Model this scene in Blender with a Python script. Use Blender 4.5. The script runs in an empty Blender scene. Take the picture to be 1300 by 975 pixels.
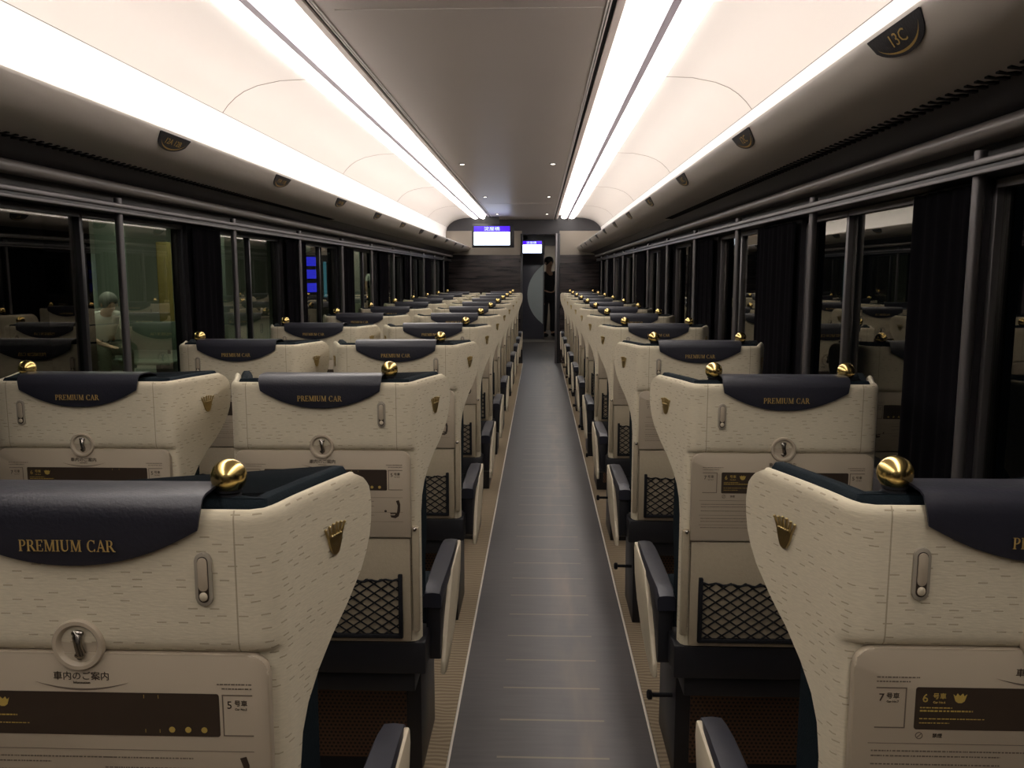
import bpy, bmesh, math, random
from mathutils import Vector, Matrix
random.seed(7)
PI = math.pi
C = bpy.context.scene.collection
sc = bpy.context.scene

# ------------------------------------------------------------------ helpers
def tag(o, label=None, cat=None, group=None, kind=None):
    if label: o['label'] = label
    if cat: o['category'] = cat
    if group: o['group'] = group
    if kind: o['kind'] = kind
    return o

def thing(name, label, cat, loc=(0, 0, 0), rz=0, group=None):
    o = bpy.data.objects.new(name, None)
    o.empty_display_size = .05
    C.objects.link(o)
    o.location = loc
    o.rotation_euler = (0, 0, rz)
    return tag(o, label, cat, group)

def obj(name, bm, mat, parent=None, smooth=35, loc=None):
    me = bpy.data.meshes.new(name)
    bmesh.ops.recalc_face_normals(bm, faces=bm.faces)
    bm.to_mesh(me)
    bm.free()
    mats = mat if isinstance(mat, (list, tuple)) else [mat]
    for m in mats:
        me.materials.append(m)
    if smooth:
        me.shade_smooth()
        me.set_sharp_from_angle(angle=math.radians(smooth))
    o = bpy.data.objects.new(name, me)
    C.objects.link(o)
    if parent: o.parent = parent
    if loc: o.location = loc
    return o

def struct(name, bm, mat, parent=None, smooth=35):
    o = obj(name, bm, mat, parent, smooth)
    if not parent: o['kind'] = 'structure'
    return o

def B(): return bmesh.new()

def setmat(bm, faces, i):
    for f in faces: f.material_index = i

def box(bm, x0, x1, y0, y1, z0, z1, bev=0, seg=2, mi=0):
    t = bmesh.new()
    vs = [t.verts.new((x, y, z)) for z in (z0, z1) for y in (y0, y1) for x in (x0, x1)]
    for q in ((0, 2, 3, 1), (4, 5, 7, 6), (0, 1, 5, 4), (2, 6, 7, 3), (0, 4, 6, 2), (1, 3, 7, 5)):
        t.faces.new([vs[i] for i in q])
    if bev:
        bmesh.ops.bevel(t, geom=list(t.edges), offset=bev, segments=seg, profile=.5, affect='EDGES')
    merge(bm, t, mi)

def merge(bm, t, mi=None, M=None):
    if M is not None:
        bmesh.ops.transform(t, matrix=M, verts=t.verts)
    mp = {}
    for v in t.verts: mp[v] = bm.verts.new(v.co)
    uvs = t.loops.layers.uv.active
    uvd = None
    if uvs: uvd = bm.loops.layers.uv.verify()
    for f in t.faces:
        try: nf = bm.faces.new([mp[v] for v in f.verts])
        except ValueError: continue
        nf.material_index = f.material_index if mi is None else mi
        if uvd:
            for a, b in zip(nf.loops, f.loops): a[uvd].uv = b[uvs].uv
    t.free()

def frame_of(d):
    d = d.normalized()
    u = Vector((0, 0, 1)) if abs(d.z) < .9 else Vector((1, 0, 0))
    a = d.cross(u).normalized()
    return a, a.cross(d).normalized()

def tube(bm, pts, r, n=10, caps=True, mi=0):
    pts = [Vector(p) for p in pts]
    rs = r if isinstance(r, (list, tuple)) else [r] * len(pts)
    rings = []
    for i, p in enumerate(pts):
        d = pts[min(i + 1, len(pts) - 1)] - pts[max(i - 1, 0)]
        a, b = frame_of(d)
        rings.append([bm.verts.new(p + (a * math.cos(2 * PI * k / n) + b * math.sin(2 * PI * k / n)) * rs[i]) for k in range(n)])
    for i in range(len(rings) - 1):
        for k in range(n):
            f = bm.faces.new([rings[i][k], rings[i][(k + 1) % n], rings[i + 1][(k + 1) % n], rings[i + 1][k]])
            f.material_index = mi
    if caps:
        for rg in (rings[0], rings[-1]):
            f = bm.faces.new(rg); f.material_index = mi

def lathe(bm, prof, c, axis='z', n=24, mi=0):
    """prof = [(r, h)...]"""
    c = Vector(c)
    rings = []
    for r, h in prof:
        ring = []
        for k in range(n):
            a = 2 * PI * k / n
            if axis == 'z': p = Vector((r * math.cos(a), r * math.sin(a), h))
            elif axis == 'y': p = Vector((r * math.cos(a), h, r * math.sin(a)))
            else: p = Vector((h, r * math.cos(a), r * math.sin(a)))
            ring.append(bm.verts.new(c + p))
        rings.append(ring)
    for i in range(len(rings) - 1):
        for k in range(n):
            f = bm.faces.new([rings[i][k], rings[i][(k + 1) % n], rings[i + 1][(k + 1) % n], rings[i + 1][k]])
            f.material_index = mi
    for rg in (rings[0], rings[-1]):
        f = bm.faces.new(rg); f.material_index = mi

def ball(bm, c, r, n=20, m=12, sc3=(1, 1, 1), mi=0):
    t = bmesh.new()
    bmesh.ops.create_uvsphere(t, u_segments=n, v_segments=m, radius=r)
    bmesh.ops.transform(t, matrix=Matrix.Translation(c) @ Matrix.Diagonal((*sc3, 1)), verts=t.verts)
    merge(bm, t, mi)

def prism(bm, poly, fn, t0, t1, mi=0, bev=0):
    """poly of 2D points extruded; fn(u, v, t) -> 3D"""
    t = bmesh.new()
    a = [t.verts.new(fn(u, v, t0)) for u, v in poly]
    b = [t.verts.new(fn(u, v, t1)) for u, v in poly]
    n = len(poly)
    t.faces.new(a); t.faces.new(b)
    for i in range(n):
        t.faces.new([a[i], a[(i + 1) % n], b[(i + 1) % n], b[i]])
    if bev:
        bmesh.ops.bevel(t, geom=[e for e in t.edges], offset=bev, segments=2, profile=.5, affect='EDGES')
    merge(bm, t, mi)

def loft(bm, rings, mi=0, caps=True, uv=None):
    """closed rings of equal count"""
    R = [[bm.verts.new(p) for p in rg] for rg in rings]
    n = len(R[0])
    lay = bm.loops.layers.uv.verify() if uv else None
    for i in range(len(R) - 1):
        for k in range(n):
            k2 = (k + 1) % n
            f = bm.faces.new([R[i][k], R[i][k2], R[i + 1][k2], R[i + 1][k]])
            f.material_index = mi
            if lay:
                for lp, (a, b) in zip(f.loops, ((i, k), (i, k + 1), (i + 1, k + 1), (i + 1, k))):
                    lp[lay].uv = uv(a, b)
    if caps:
        for rg in (R[0], R[-1]):
            f = bm.faces.new(rg); f.material_index = mi

def rrect(w, h, r, n=5, corners=(1, 1, 1, 1)):
    """rounded rect polygon centred at 0: order tr, tl, bl, br"""
    out = []
    cs = [(w / 2 - r, h / 2 - r, 0, 1, 1), (-w / 2 + r, h / 2 - r, 90, -1, 1), (-w / 2 + r, -h / 2 + r, 180, -1, -1), (w / 2 - r, -h / 2 + r, 270, 1, -1)]
    for (cx, cy, a0, sx, sy), on in zip(cs, corners):
        if on:
            for k in range(n + 1):
                a = math.radians(a0 + 90 * k / n)
                out.append((cx + r * math.cos(a), cy + r * math.sin(a)))
        else:
            out.append((sx * w / 2, sy * h / 2))
    return out

_txt = {}
def text_bm(s, size, align='CENTER', depth=.0002):
    """built-in font text as bmesh in XY plane, size = letter height"""
    key = (s, align)
    cu = bpy.data.curves.new('t', 'FONT')
    cu.body = s
    cu.align_x = align; cu.align_y = 'CENTER'
    cu.size = size
    cu.extrude = depth
    cu.resolution_u = 2
    o = bpy.data.objects.new('t', cu)
    C.objects.link(o)
    dg = bpy.context.evaluated_depsgraph_get()
    dg.update()
    me = bpy.data.meshes.new_from_object(o.evaluated_get(dg))
    t = bmesh.new(); t.from_mesh(me)
    bpy.data.objects.remove(o); bpy.data.curves.remove(cu); bpy.data.meshes.remove(me)
    for l in list(t.loops.layers.uv): t.loops.layers.uv.remove(l)
    return t

# ------------------------------------------------------------------ materials
def mat(name, col, rough=.5, metal=0, spec=.5, bump=None, noise=None, emit=None, coat=0, sheen=0):
    m = bpy.data.materials.new(name); m.use_nodes = True
    nt = m.node_tree; b = nt.nodes['Principled BSDF']
    b.inputs['Base Color'].default_value = (*col, 1)
    b.inputs['Roughness'].default_value = rough
    b.inputs['Metallic'].default_value = metal
    b.inputs['Specular IOR Level'].default_value = spec
    if coat: b.inputs['Coat Weight'].default_value = coat; b.inputs['Coat Roughness'].default_value = .1
    if sheen: b.inputs['Sheen Weight'].default_value = sheen
    tc = nt.nodes.new('ShaderNodeTexCoord')
    if noise:   # (scale, amount)
        n = nt.nodes.new('ShaderNodeTexNoise'); n.inputs['Scale'].default_value = noise[0]; n.inputs['Detail'].default_value = 4
        nt.links.new(tc.outputs['Object'], n.inputs['Vector'])
        mx = nt.nodes.new('ShaderNodeMix'); mx.data_type = 'RGBA'
        mx.inputs[6].default_value = (*[c * (1 - noise[1]) for c in col], 1)
        mx.inputs[7].default_value = (*[min(1, c * (1 + noise[1])) for c in col], 1)
        nt.links.new(n.outputs['Fac'], mx.inputs[0]); nt.links.new(mx.outputs[2], b.inputs['Base Color'])
    if bump:    # (scale, strength)
        n2 = nt.nodes.new('ShaderNodeTexNoise'); n2.inputs['Scale'].default_value = bump[0]; n2.inputs['Detail'].default_value = 3
        nt.links.new(tc.outputs['Object'], n2.inputs['Vector'])
        bp = nt.nodes.new('ShaderNodeBump'); bp.inputs['Strength'].default_value = bump[1]; bp.inputs['Distance'].default_value = .002
        nt.links.new(n2.outputs['Fac'], bp.inputs['Height']); nt.links.new(bp.outputs[0], b.inputs['Normal'])
    if emit:
        b.inputs['Emission Color'].default_value = (*emit[0], 1); b.inputs['Emission Strength'].default_value = emit[1]
    return m

class N:
    """tiny node-graph helper"""
    def __init__(s, m): s.nt = m.node_tree; s.b = s.nt.nodes['Principled BSDF']
    def new(s, t): return s.nt.nodes.new(t)
    def link(s, a, b): s.nt.links.new(a, b)
    def math(s, op, a, b=None, c=None):
        n = s.new('ShaderNodeMath'); n.operation = op
        for i, v in enumerate((a, b, c)):
            if v is None: continue
            if isinstance(v, (int, float)): n.inputs[i].default_value = v
            else: s.link(v, n.inputs[i])
        return n.outputs[0]
    def mix(s, f, a, b):
        n = s.new('ShaderNodeMix'); n.data_type = 'RGBA'
        for i, v in ((0, f), (6, a), (7, b)):
            if isinstance(v, (int, float)): n.inputs[i].default_value = v
            elif isinstance(v, tuple): n.inputs[i].default_value = (*v, 1)
            else: s.link(v, n.inputs[i])
        return n.outputs[2]
    def noise(s, vec, scale, detail=3, d1=None):
        n = s.new('ShaderNodeTexNoise'); n.inputs['Scale'].default_value = scale; n.inputs['Detail'].default_value = detail
        if vec is not None: s.link(vec, n.inputs['Vector'])
        return n.outputs['Fac']
    def scale(s, vec, v):
        n = s.new('ShaderNodeMapping'); n.inputs['Scale'].default_value = v; s.link(vec, n.inputs['Vector']); return n.outputs[0]
    def bump(s, h, strength, dist=.002):
        n = s.new('ShaderNodeBump'); n.inputs['Strength'].default_value = strength; n.inputs['Distance'].default_value = dist
        s.link(h, n.inputs['Height']); s.link(n.outputs[0], s.b.inputs['Normal'])

CREAM = (.585, .52, .385)
def fabric_dash():
    m = mat('cream_dash_fabric', CREAM, .85, spec=.25, sheen=.1)
    g = N(m); tc = g.new('ShaderNodeTexCoord')
    sp = g.new('ShaderNodeSeparateXYZ'); g.link(tc.outputs['UV'], sp.inputs[0])
    u, v = sp.outputs[0], sp.outputs[1]
    vr = g.math('MULTIPLY', v, 125.0)
    row = g.math('FLOOR', vr)
    wn = g.new('ShaderNodeTexWhiteNoise'); wn.noise_dimensions = '1D'; g.link(row, wn.inputs['W'])
    uu = g.math('ADD', g.math('MULTIPLY', u, 42.0), g.math('MULTIPLY', wn.outputs['Value'], 17.3))
    cell = g.math('FLOOR', uu)
    wn2 = g.new('ShaderNodeTexWhiteNoise'); wn2.noise_dimensions = '2D'
    cb = g.new('ShaderNodeCombineXYZ'); g.link(cell, cb.inputs[0]); g.link(row, cb.inputs[1]); g.link(cb.outputs[0], wn2.inputs['Vector'])
    fu = g.math('FRACT', uu); fv = g.math('FRACT', vr)
    on = g.math('LESS_THAN', wn2.outputs['Value'], .42)
    a = g.math('LESS_THAN', fu, .44)
    c = g.math('LESS_THAN', g.math('ABSOLUTE', g.math('SUBTRACT', fv, .5)), .10)
    mask = g.math('MULTIPLY', g.math('MULTIPLY', on, a), c)
    nz = g.noise(g.scale(tc.outputs['UV'], (90, 420, 1)), 1.0, 3)
    base = g.mix(nz, tuple(x * .84 for x in CREAM), tuple(min(1, x * 1.12) for x in CREAM))
    # seams at |u| = .175
    sm = g.math('LESS_THAN', g.math('ABSOLUTE', g.math('SUBTRACT', g.math('ABSOLUTE', u), .176)), .0009)
    mk = g.math('MAXIMUM', g.math('MULTIPLY', mask, .50), g.math('MULTIPLY', sm, .55))
    col = g.mix(mk, base, (.17, .125, .07))
    g.link(col, g.b.inputs['Base Color'])
    h = g.math('SUBTRACT', g.math('MULTIPLY', nz, .35), mk)
    g.bump(h, .55, .0016)
    return m

M = {}
M['fabric'] = fabric_dash()
M['teal'] = mat('dark_teal_moquette', (.006, .011, .015), .85, spec=.15, bump=(500, .35), noise=(300, .35))
M['navy'] = mat('navy_leather', (.018, .018, .026), .38, bump=(220, .25), spec=.45)
M['brass'] = mat('gold_brass', (.84, .63, .24), .22, metal=1, noise=(30, .08))
M['gold'] = mat('gold_thread', (.62, .42, .14), .45, metal=.5, noise=(200, .1))
M['bronze'] = mat('bronze_emblem', (.50, .39, .19), .28, metal=1, bump=(150, .3))
M['black'] = mat('black_rubber', (.009, .009, .011), .75, spec=.2, noise=(60, .2))
M['base'] = mat('black_painted_metal', (.010, .010, .013), .42, noise=(40, .2))
M['arm'] = mat('dark_navy_armrest', (.018, .019, .029), .42, noise=(60, .15), spec=.4)
M['tray'] = mat('beige_tray_plastic', (.40, .335, .25), .42, noise=(8, .03), bump=(700, .05))
M['panel'] = mat('beige_back_panel', (.33, .275, .19), .75, noise=(120, .10), bump=(260, .3))
M['clad'] = mat('cream_armrest_cladding', (.52, .45, .33), .55, noise=(60, .05))
M['print'] = mat('dark_brown_print', (.035, .022, .014), .5, noise=(60, .1))
M['printgold'] = mat('yellow_print', (.42, .30, .07), .5, noise=(60, .1))
M['printgrey'] = mat('grey_print', (.13, .10, .075), .6, noise=(60, .1))
M['chrome'] = mat('chrome_latch', (.36, .33, .29), .25, metal=1, noise=(20, .05))
M['greyplastic'] = mat('grey_plastic', (.30, .265, .21), .4, noise=(40, .05))
M['alu'] = mat('anodised_aluminium', (.20, .19, .195), .42, metal=.85, noise=(15, .06))
M['darkalu'] = mat('dark_window_metal', (.03, .03, .034), .35, metal=.3, noise=(15, .1))
M['ceil'] = mat('white_ceiling_panel', (.75, .71, .68), .35, noise=(3, .02))
M['centre'] = mat('satin_grey_ceiling_panel', (.56, .50, .465), .36, metal=.15, noise=(2, .03), spec=.6)
M['rack'] = mat('warm_grey_rack', (.56, .51, .46), .38, noise=(4, .04), spec=.5)
M['dark'] = mat('charcoal_trim', (.028, .026, .03), .4, noise=(10, .15))
M['wallp'] = mat('beige_side_wall', (.30, .25, .19), .6, noise=(10, .06))
M['pillar'] = mat('black_curtain', (.004, .0035, .005), .95, spec=.05, noise=(30, .3))
M['lamp'] = mat('lamp_diffuser', (.9, .9, .9), .5, emit=((1.0, .94, .88), 7.0), noise=(5, .01))
M['lampbase'] = mat('lavender_lamp_base', (.30, .26, .34), .4, noise=(9, .05))
M['silver'] = mat('bright_silver_rail', (.85, .80, .78), .4, metal=.0, noise=(9, .03))
M['lip'] = mat('pinkish_lamp_lip', (.75, .66, .62), .4, noise=(9, .03))
M['bar'] = mat('dim_grey_bar', (.22, .20, .19), .35, spec=.5, noise=(9, .03))
M['coveback'] = mat('cove_panel_brightened', (.92, .90, .88), .5, noise=(9, .02))  # wall panel whiter than the ceiling: cove glow put into its colour
M['cove'] = mat('cove_lamp', (.9, .9, .9), .5, emit=((1.0, .93, .89), 3.8), noise=(5, .01))
M['spot'] = mat('downlight_lens', (.9, .9, .9), .5, emit=((1.0, .9, .78), 6.0), noise=(5, .01))
M['skin'] = mat('skin', (.50, .30, .20), .5, noise=(30, .06))
M['shirt'] = mat('white_shirt', (.75, .78, .74), .8, noise=(30, .05))
M['darkcloth'] = mat('dark_clothing', (.012, .012, .016), .8, noise=(30, .2))
M['olive'] = mat('olive_trousers', (.06, .07, .045), .8, noise=(30, .1))
M['greyhair'] = mat('grey_hair', (.22, .22, .20), .6, noise=(90, .3))
M['blackhair'] = mat('black_hair', (.012, .010, .010), .5, noise=(90, .3))
M['concrete'] = mat('platform_floor', (.16, .18, .15), .6, noise=(4, .15))
M['tile'] = mat('station_wall', (.23, .24, .20), .5, noise=(2, .15))
M['board'] = mat('pale_board', (.55, .62, .56), .5, noise=(3, .05))
M['wood2'] = mat('yellow_board', (.30, .22, .06), .6, noise=(9, .25))
M['benchm'] = mat('bench_plastic', (.12, .16, .12), .5, noise=(9, .1))
M['greydoor'] = mat('frosted_grey_glass', (.40, .45, .46), .35, noise=(6, .05))
M['doorm'] = mat('dark_door_metal', (.07, .07, .09), .35, metal=.1, noise=(8, .1))
M['beige2'] = mat('beige_end_panel', (.26, .225, .185), .45, noise=(5, .05))

def wood_mat():
    m = mat('dark_wood_panel', (.06, .04, .035), .22, spec=.6)
    g = N(m); tc = g.new('ShaderNodeTexCoord')
    v = g.scale(tc.outputs['Object'], (1.2, 1.2, 14))
    n1 = g.noise(v, 2.2, 6)
    n2 = g.noise(g.scale(tc.outputs['Object'], (3, 3, 90)), 1.5, 4)
    f = g.math('ADD', g.math('MULTIPLY', n1, .75), g.math('MULTIPLY', n2, .25))
    r = g.new('ShaderNodeValToRGB'); g.link(f, r.inputs[0])
    r.color_ramp.elements[0].position = .36; r.color_ramp.elements[0].color = (.009, .007, .009, 1)
    r.color_ramp.elements[1].position = .64; r.color_ramp.elements[1].color = (.060, .047, .045, 1)
    g.link(r.outputs[0], g.b.inputs['Base Color'])
    return m
M['wood'] = wood_mat()

def mat_aisle():
    m = mat('grey_aisle_vinyl', (.05, .045, .05), .42, spec=.5)
    g = N(m); tc = g.new('ShaderNodeTexCoord')
    sp = g.new('ShaderNodeSeparateXYZ'); g.link(tc.outputs['Object'], sp.inputs[0])
    n = g.noise(g.scale(tc.outputs['Object'], (6, 60, 1)), 1.0, 5)
    n2 = g.noise(g.scale(tc.outputs['Object'], (9, 1.6, 1)), 1.0, 4)
    col = g.mix(n, (.052, .047, .047), (.100, .090, .087))
    # worn, dusty track where people walk (irregular, brownish)
    xx = g.math('ABSOLUTE', g.math('SUBTRACT', sp.outputs[0], .13))
    tr = g.math('SUBTRACT', 1.0, g.math('MULTIPLY', xx, 9.0)); tr = g.math('MAXIMUM', tr, 0.0)
    wear = g.math('MULTIPLY', tr, g.math('MULTIPLY', g.math('MAXIMUM', g.math('SUBTRACT', n2, .42), 0.0), 3.2))
    col = g.mix(wear, col, (.17, .13, .10))
    fy = g.math('FRACT', g.math('MULTIPLY', g.math('ADD', sp.outputs[1], .105), 5.0))
    ln = g.math('LESS_THAN', g.math('ABSOLUTE', g.math('SUBTRACT', fy, .5)), .022)
    inx = g.math('LESS_THAN', g.math('ABSOLUTE', g.math('SUBTRACT', sp.outputs[0], .044)), g.math('ADD', .150, g.math('MULTIPLY', n2, .02)))
    lm = g.math('MULTIPLY', g.math('MULTIPLY', ln, inx), g.math('ADD', .35, g.math('MULTIPLY', n2, .5)))
    col = g.mix(lm, col, (.26, .21, .14))
    g.link(col, g.b.inputs['Base Color'])
    g.bump(n, .15, .001)
    return m
M['aisle'] = mat_aisle()

def mat_carpet():
    m = mat('brown_ripple_carpet', (.2, .15, .1), .9, spec=.1)
    g = N(m); tc = g.new('ShaderNodeTexCoord')
    n = g.noise(g.scale(tc.outputs['Object'], (4, 2, 1)), 1.0, 2)
    w = g.new('ShaderNodeTexWave'); w.wave_type = 'BANDS'; w.bands_direction = 'Y'
    w.inputs['Scale'].default_value = 16; w.inputs['Distortion'].default_value = 5; w.inputs['Detail'].default_value = 1.0; w.inputs['Detail Scale'].default_value = .7
    g.link(tc.outputs['Object'], w.inputs['Vector'])
    col = g.mix(w.outputs['Fac'], (.19, .145, .095), (.31, .245, .165))
    g.link(col, g.b.inputs['Base Color'])
    g.bump(g.noise(tc.outputs['Object'], 600), .4, .002)
    return m
M['carpet'] = mat_carpet()

def mat_grille():
    m = mat('brown_perforated_grille', (.1, .05, .03), .5)
    g = N(m); tc = g.new('ShaderNodeTexCoord')
    sp = g.new('ShaderNodeSeparateXYZ'); g.link(tc.outputs['Object'], sp.inputs[0])
    v = g.math('MULTIPLY', sp.outputs[2], 95.0); r = g.math('FLOOR', v)
    u = g.math('ADD', g.math('MULTIPLY', sp.outputs[0], 85.0), g.math('MULTIPLY', g.math('MODULO', r, 2.0), .5))
    fu = g.math('SUBTRACT', g.math('FRACT', u), .5); fv = g.math('SUBTRACT', g.math('FRACT', v), .5)
    d = g.math('ADD', g.math('MULTIPLY', fu, fu), g.math('MULTIPLY', fv, fv))
    hole = g.math('LESS_THAN', d, .09)
    g.link(g.mix(hole, (.10, .05, .028), (.008, .005, .004)), g.b.inputs['Base Color'])
    return m
M['grille'] = mat_grille()

def mat_glass():
    m = bpy.data.materials.new('window_glass'); m.use_nodes = True
    nt = m.node_tree
    for n in list(nt.nodes): nt.nodes.remove(n)
    out = nt.nodes.new('ShaderNodeOutputMaterial')
    tr = nt.nodes.new('ShaderNodeBsdfTransparent'); tr.inputs[0].default_value = (.62, .66, .60, 1)
    gl = nt.nodes.new('ShaderNodeBsdfGlossy'); gl.inputs['Roughness'].default_value = .0
    gl.inputs[0].default_value = (.9, .88, .8, 1)
    fr = nt.nodes.new('ShaderNodeFresnel'); fr.inputs[0].default_value = 1.9
    mx = nt.nodes.new('ShaderNodeMixShader')
    ge = nt.nodes.new('ShaderNodeNewGeometry'); mm = nt.nodes.new('ShaderNodeMath'); mm.operation = 'MULTIPLY'
    iv = nt.nodes.new('ShaderNodeMath'); iv.operation = 'SUBTRACT'; iv.inputs[0].default_value = 1.0
    nt.links.new(ge.outputs['Backfacing'], iv.inputs[1]); nt.links.new(iv.outputs[0], mm.inputs[0]); nt.links.new(fr.outputs[0], mm.inputs[1])
    nt.links.new(mm.outputs[0], mx.inputs[0]); nt.links.new(tr.outputs[0], mx.inputs[1]); nt.links.new(gl.outputs[0], mx.inputs[2])
    nt.links.new(mx.outputs[0], out.inputs[0])
    return m
M['glass'] = mat_glass()

# ------------------------------------------------------------------ layout constants
CX = -.244                 # centre line of the car
Y0, Y1 = -1.6, 12.75       # rear of what the photo shows, end wall
ZC = 1.37                  # camera height
ROW0, PITCH, NROW = .88, 1.02, 11

def side(s, a): return CX + s * a      # s = -1 left, +1 right

# ------------------------------------------------------------------ floor
bm = B(); box(bm, -1.50, 1.02, Y0, Y1, -.05, 0); struct('floor', bm, M['carpet'])
bm = B(); box(bm, -.249, .335, Y0, Y1 + 5.6, .0005, .006)
struct('trim_1', bm, M['aisle'])
M['pale'] = mat('pale_edge_strip', (.72, .66, .57), .4, noise=(20, .08))
for i, x in enumerate((-.2545, .3355)):
    bm = B(); box(bm, x - .001, x + .0065, Y0, Y1, .001, .009, .002, 1); struct('trim_%d' % (2 + i), bm, M['pale'])

# ------------------------------------------------------------------ ceiling
def strip(bm, prof, y0, y1, s, mi=0, closed=False, th=None):
    """extrude a profile [(a, z)] along y on side s"""
    n = len(prof)
    a0 = [bm.verts.new((side(s, a), y0, z)) for a, z in prof]
    a1 = [bm.verts.new((side(s, a), y1, z)) for a, z in prof]
    for i in range(n if closed else n - 1):
        j = (i + 1) % n
        f = bm.faces.new([a0[i], a0[j], a1[j], a1[i]]); f.material_index = mi
    if closed:
        f = bm.faces.new(a0); f.material_index = mi
        f = bm.faces.new(a1); f.material_index = mi

ceilroot = bpy.data.objects.new('ceiling', None); C.objects.link(ceilroot); ceilroot['kind'] = 'structure'
bm = B(); box(bm, CX - .444, CX + .444, Y0, Y1, 2.19, 2.21)
o = obj('centre_panel', bm, M['centre'], ceilroot)
CURVE = [(.785, 2.217), (.90, 2.212), (1.00, 2.192), (1.06, 2.168), (1.10, 2.142), (1.135, 2.11), (1.16, 2.078)]
def outset(pr, d):
    return [(a + d * .5, z + d) for a, z in pr]
for s in (-1, 1):
    bm = B(); strip(bm, CURVE + outset(CURVE, .015)[::-1], Y0, Y1, s, closed=True)
    obj('curved_panel', bm, M['ceil'], ceilroot, smooth=40)
    # wall panel behind the rack, lit by the cove lamp
    bm = B(); strip(bm, [(1.162, 2.077), (1.185, 2.00), (1.19, 1.72), (1.205, 1.72), (1.20, 2.00), (1.18, 2.085)], Y0, Y1, s, closed=True)
    obj('cove_panel', bm, M['coveback'], ceilroot)
    # lamp channel: flat white reflector recess with metal edges
    bm = B(); strip(bm, [(.495, 2.20), (.53, 2.245), (.76, 2.245), (.785, 2.217), (.80, 2.235), (.77, 2.26), (.52, 2.26), (.48, 2.21)], Y0, Y1, s, closed=True)
    obj('lamp_channel', bm, M['ceil'], ceilroot)
    # silver twin rail + dark air slot beside the centre panel
    bm = B()
    for a in (.446, .455):
        strip(bm, [(a, 2.186), (a + .005, 2.186), (a + .005, 2.206), (a, 2.206)], Y0, Y1, s, closed=True)
    obj('edge_rail', bm, M['silver'], ceilroot)
    bm = B(); strip(bm, [(.461, 2.20), (.478, 2.20), (.478, 2.215), (.461, 2.215)], Y0, Y1, s, closed=True)
    obj('air_slot', bm, M['black'], ceilroot)
    bm = B(); strip(bm, [(.478, 2.190), (.503, 2.192), (.513, 2.202), (.507, 2.212), (.478, 2.21)], Y0, Y1, s, closed=True)
    obj('channel_lip', bm, M['lip'], ceilroot)
    # outer shell above everything so no light leaks
    bm = B(); strip(bm, [(.0, 2.30), (1.22, 2.30), (1.22, 1.55), (1.24, 1.55), (1.24, 2.32), (.0, 2.32)], Y0, Y1, s, closed=True)
    obj('roof_shell', bm, M['dark'], ceilroot)
# panel joints
M['seam'] = mat('seam_grey', (.30, .25, .22), .6, noise=(20, .05))
for y in (1.47, 3.74, 6.0, 8.27, 10.54):
    for s in (-1, 1):
        bm = B(); strip(bm, [(a - .0008, z - .0012) for a, z in CURVE] + [(a + .001, z + .002) for a, z in CURVE][::-1], y - .002, y + .002, s, closed=True)
        obj('panel_joint', bm, M['seam'], ceilroot)
M['joint'] = mat('pale_joint', (.62, .58, .54), .4, noise=(20, .05))
for y in (2.70, 9.85):
    bm = B(); box(bm, CX - .40, CX + .44, y - .003, y + .003, 2.188, 2.1905); obj('panel_joint', bm, M['joint'], ceilroot)

# lamps: one long lamp per side, in segments with small end gaps
for s in (-1, 1):
    lab = 'left' if s < 0 else 'right'
    t = thing('ceiling_lamp', 'long white twin fluorescent ceiling light running down the %s side of the ceiling' % lab, 'ceiling light', (side(s, .65), 5.5, 2.22), group='ceiling lights')
    ys = [Y0 + .05, 1.55, 3.75, 6.0, 8.25, 10.5, 12.6]
    for i in range(len(ys) - 1):
        for (a0, a1) in ((.566, .645), (.675, .768)):
            bm = B()
            w = a1 - a0
            pr = [(a0, 2.222), (a0, 2.206), (a0 + w * .15, 2.194), (a0 + w * .5, 2.188), (a0 + w * .85, 2.194), (a1, 2.206), (a1, 2.222)]
            strip(bm, pr, ys[i], ys[i + 1] - .012, s, closed=True)
            d = obj('diffuser', bm, M['lamp'], t); d.location = -Vector(t.location)
    bm = B(); strip(bm, [(.646, 2.1935), (.674, 2.1935), (.674, 2.235), (.646, 2.235)], Y0, Y1, s, closed=True)
    d = obj('lamp_base', bm, M['lampbase'], t); d.location = -Vector(t.location)
    t2 = thing('cove_lamp', 'hidden strip light glowing above the luggage rack on the %s side' % lab, 'cove light', (side(s, 1.085), 5.5, 1.81), group='cove lights above the racks')
    bm = B(); strip(bm, [(1.065, 1.785), (1.065, 1.805), (1.085, 1.812), (1.105, 1.805), (1.105, 1.785)], Y0 + .05, Y1 - .1, s, closed=True)
    d = obj('tube', bm, M['cove'], t2); d.location = -Vector(t2.location)
    bm = B(); strip(bm, [(1.055, 1.780), (1.115, 1.780), (1.115, 1.785), (1.055, 1.785)], Y0 + .05, Y1 - .1, s, closed=True)
    d = obj('lamp_tray', bm, M['ceil'], t2); d.location = -Vector(t2.location)

# small downlights in the centre panel
names = {6.35: 'nearest', 9.0: 'middle', 11.55: 'farthest'}
for y in (6.35, 9.0, 11.55):
    for s in (-1, 1):
        t = thing('downlight', 'tiny round downlight in the grey centre ceiling panel, %s one on the %s' % (names[y], 'left' if s < 0 else 'right'), 'downlight', (CX + s * .34, y, 2.19), group='downlights in the centre panel')
        bm = B(); lathe(bm, [(.026, -.0005), (.026, -.004), (.019, -.006), (.019, -.0005)], (0, 0, 0), n=20); obj('bezel', bm, M['alu'], t)
        bm = B(); lathe(bm, [(.018, -.001), (.018, -.005), (.010, -.0072)], (0, 0, 0), n=20); obj('lens', bm, M['spot'], t)

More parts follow.
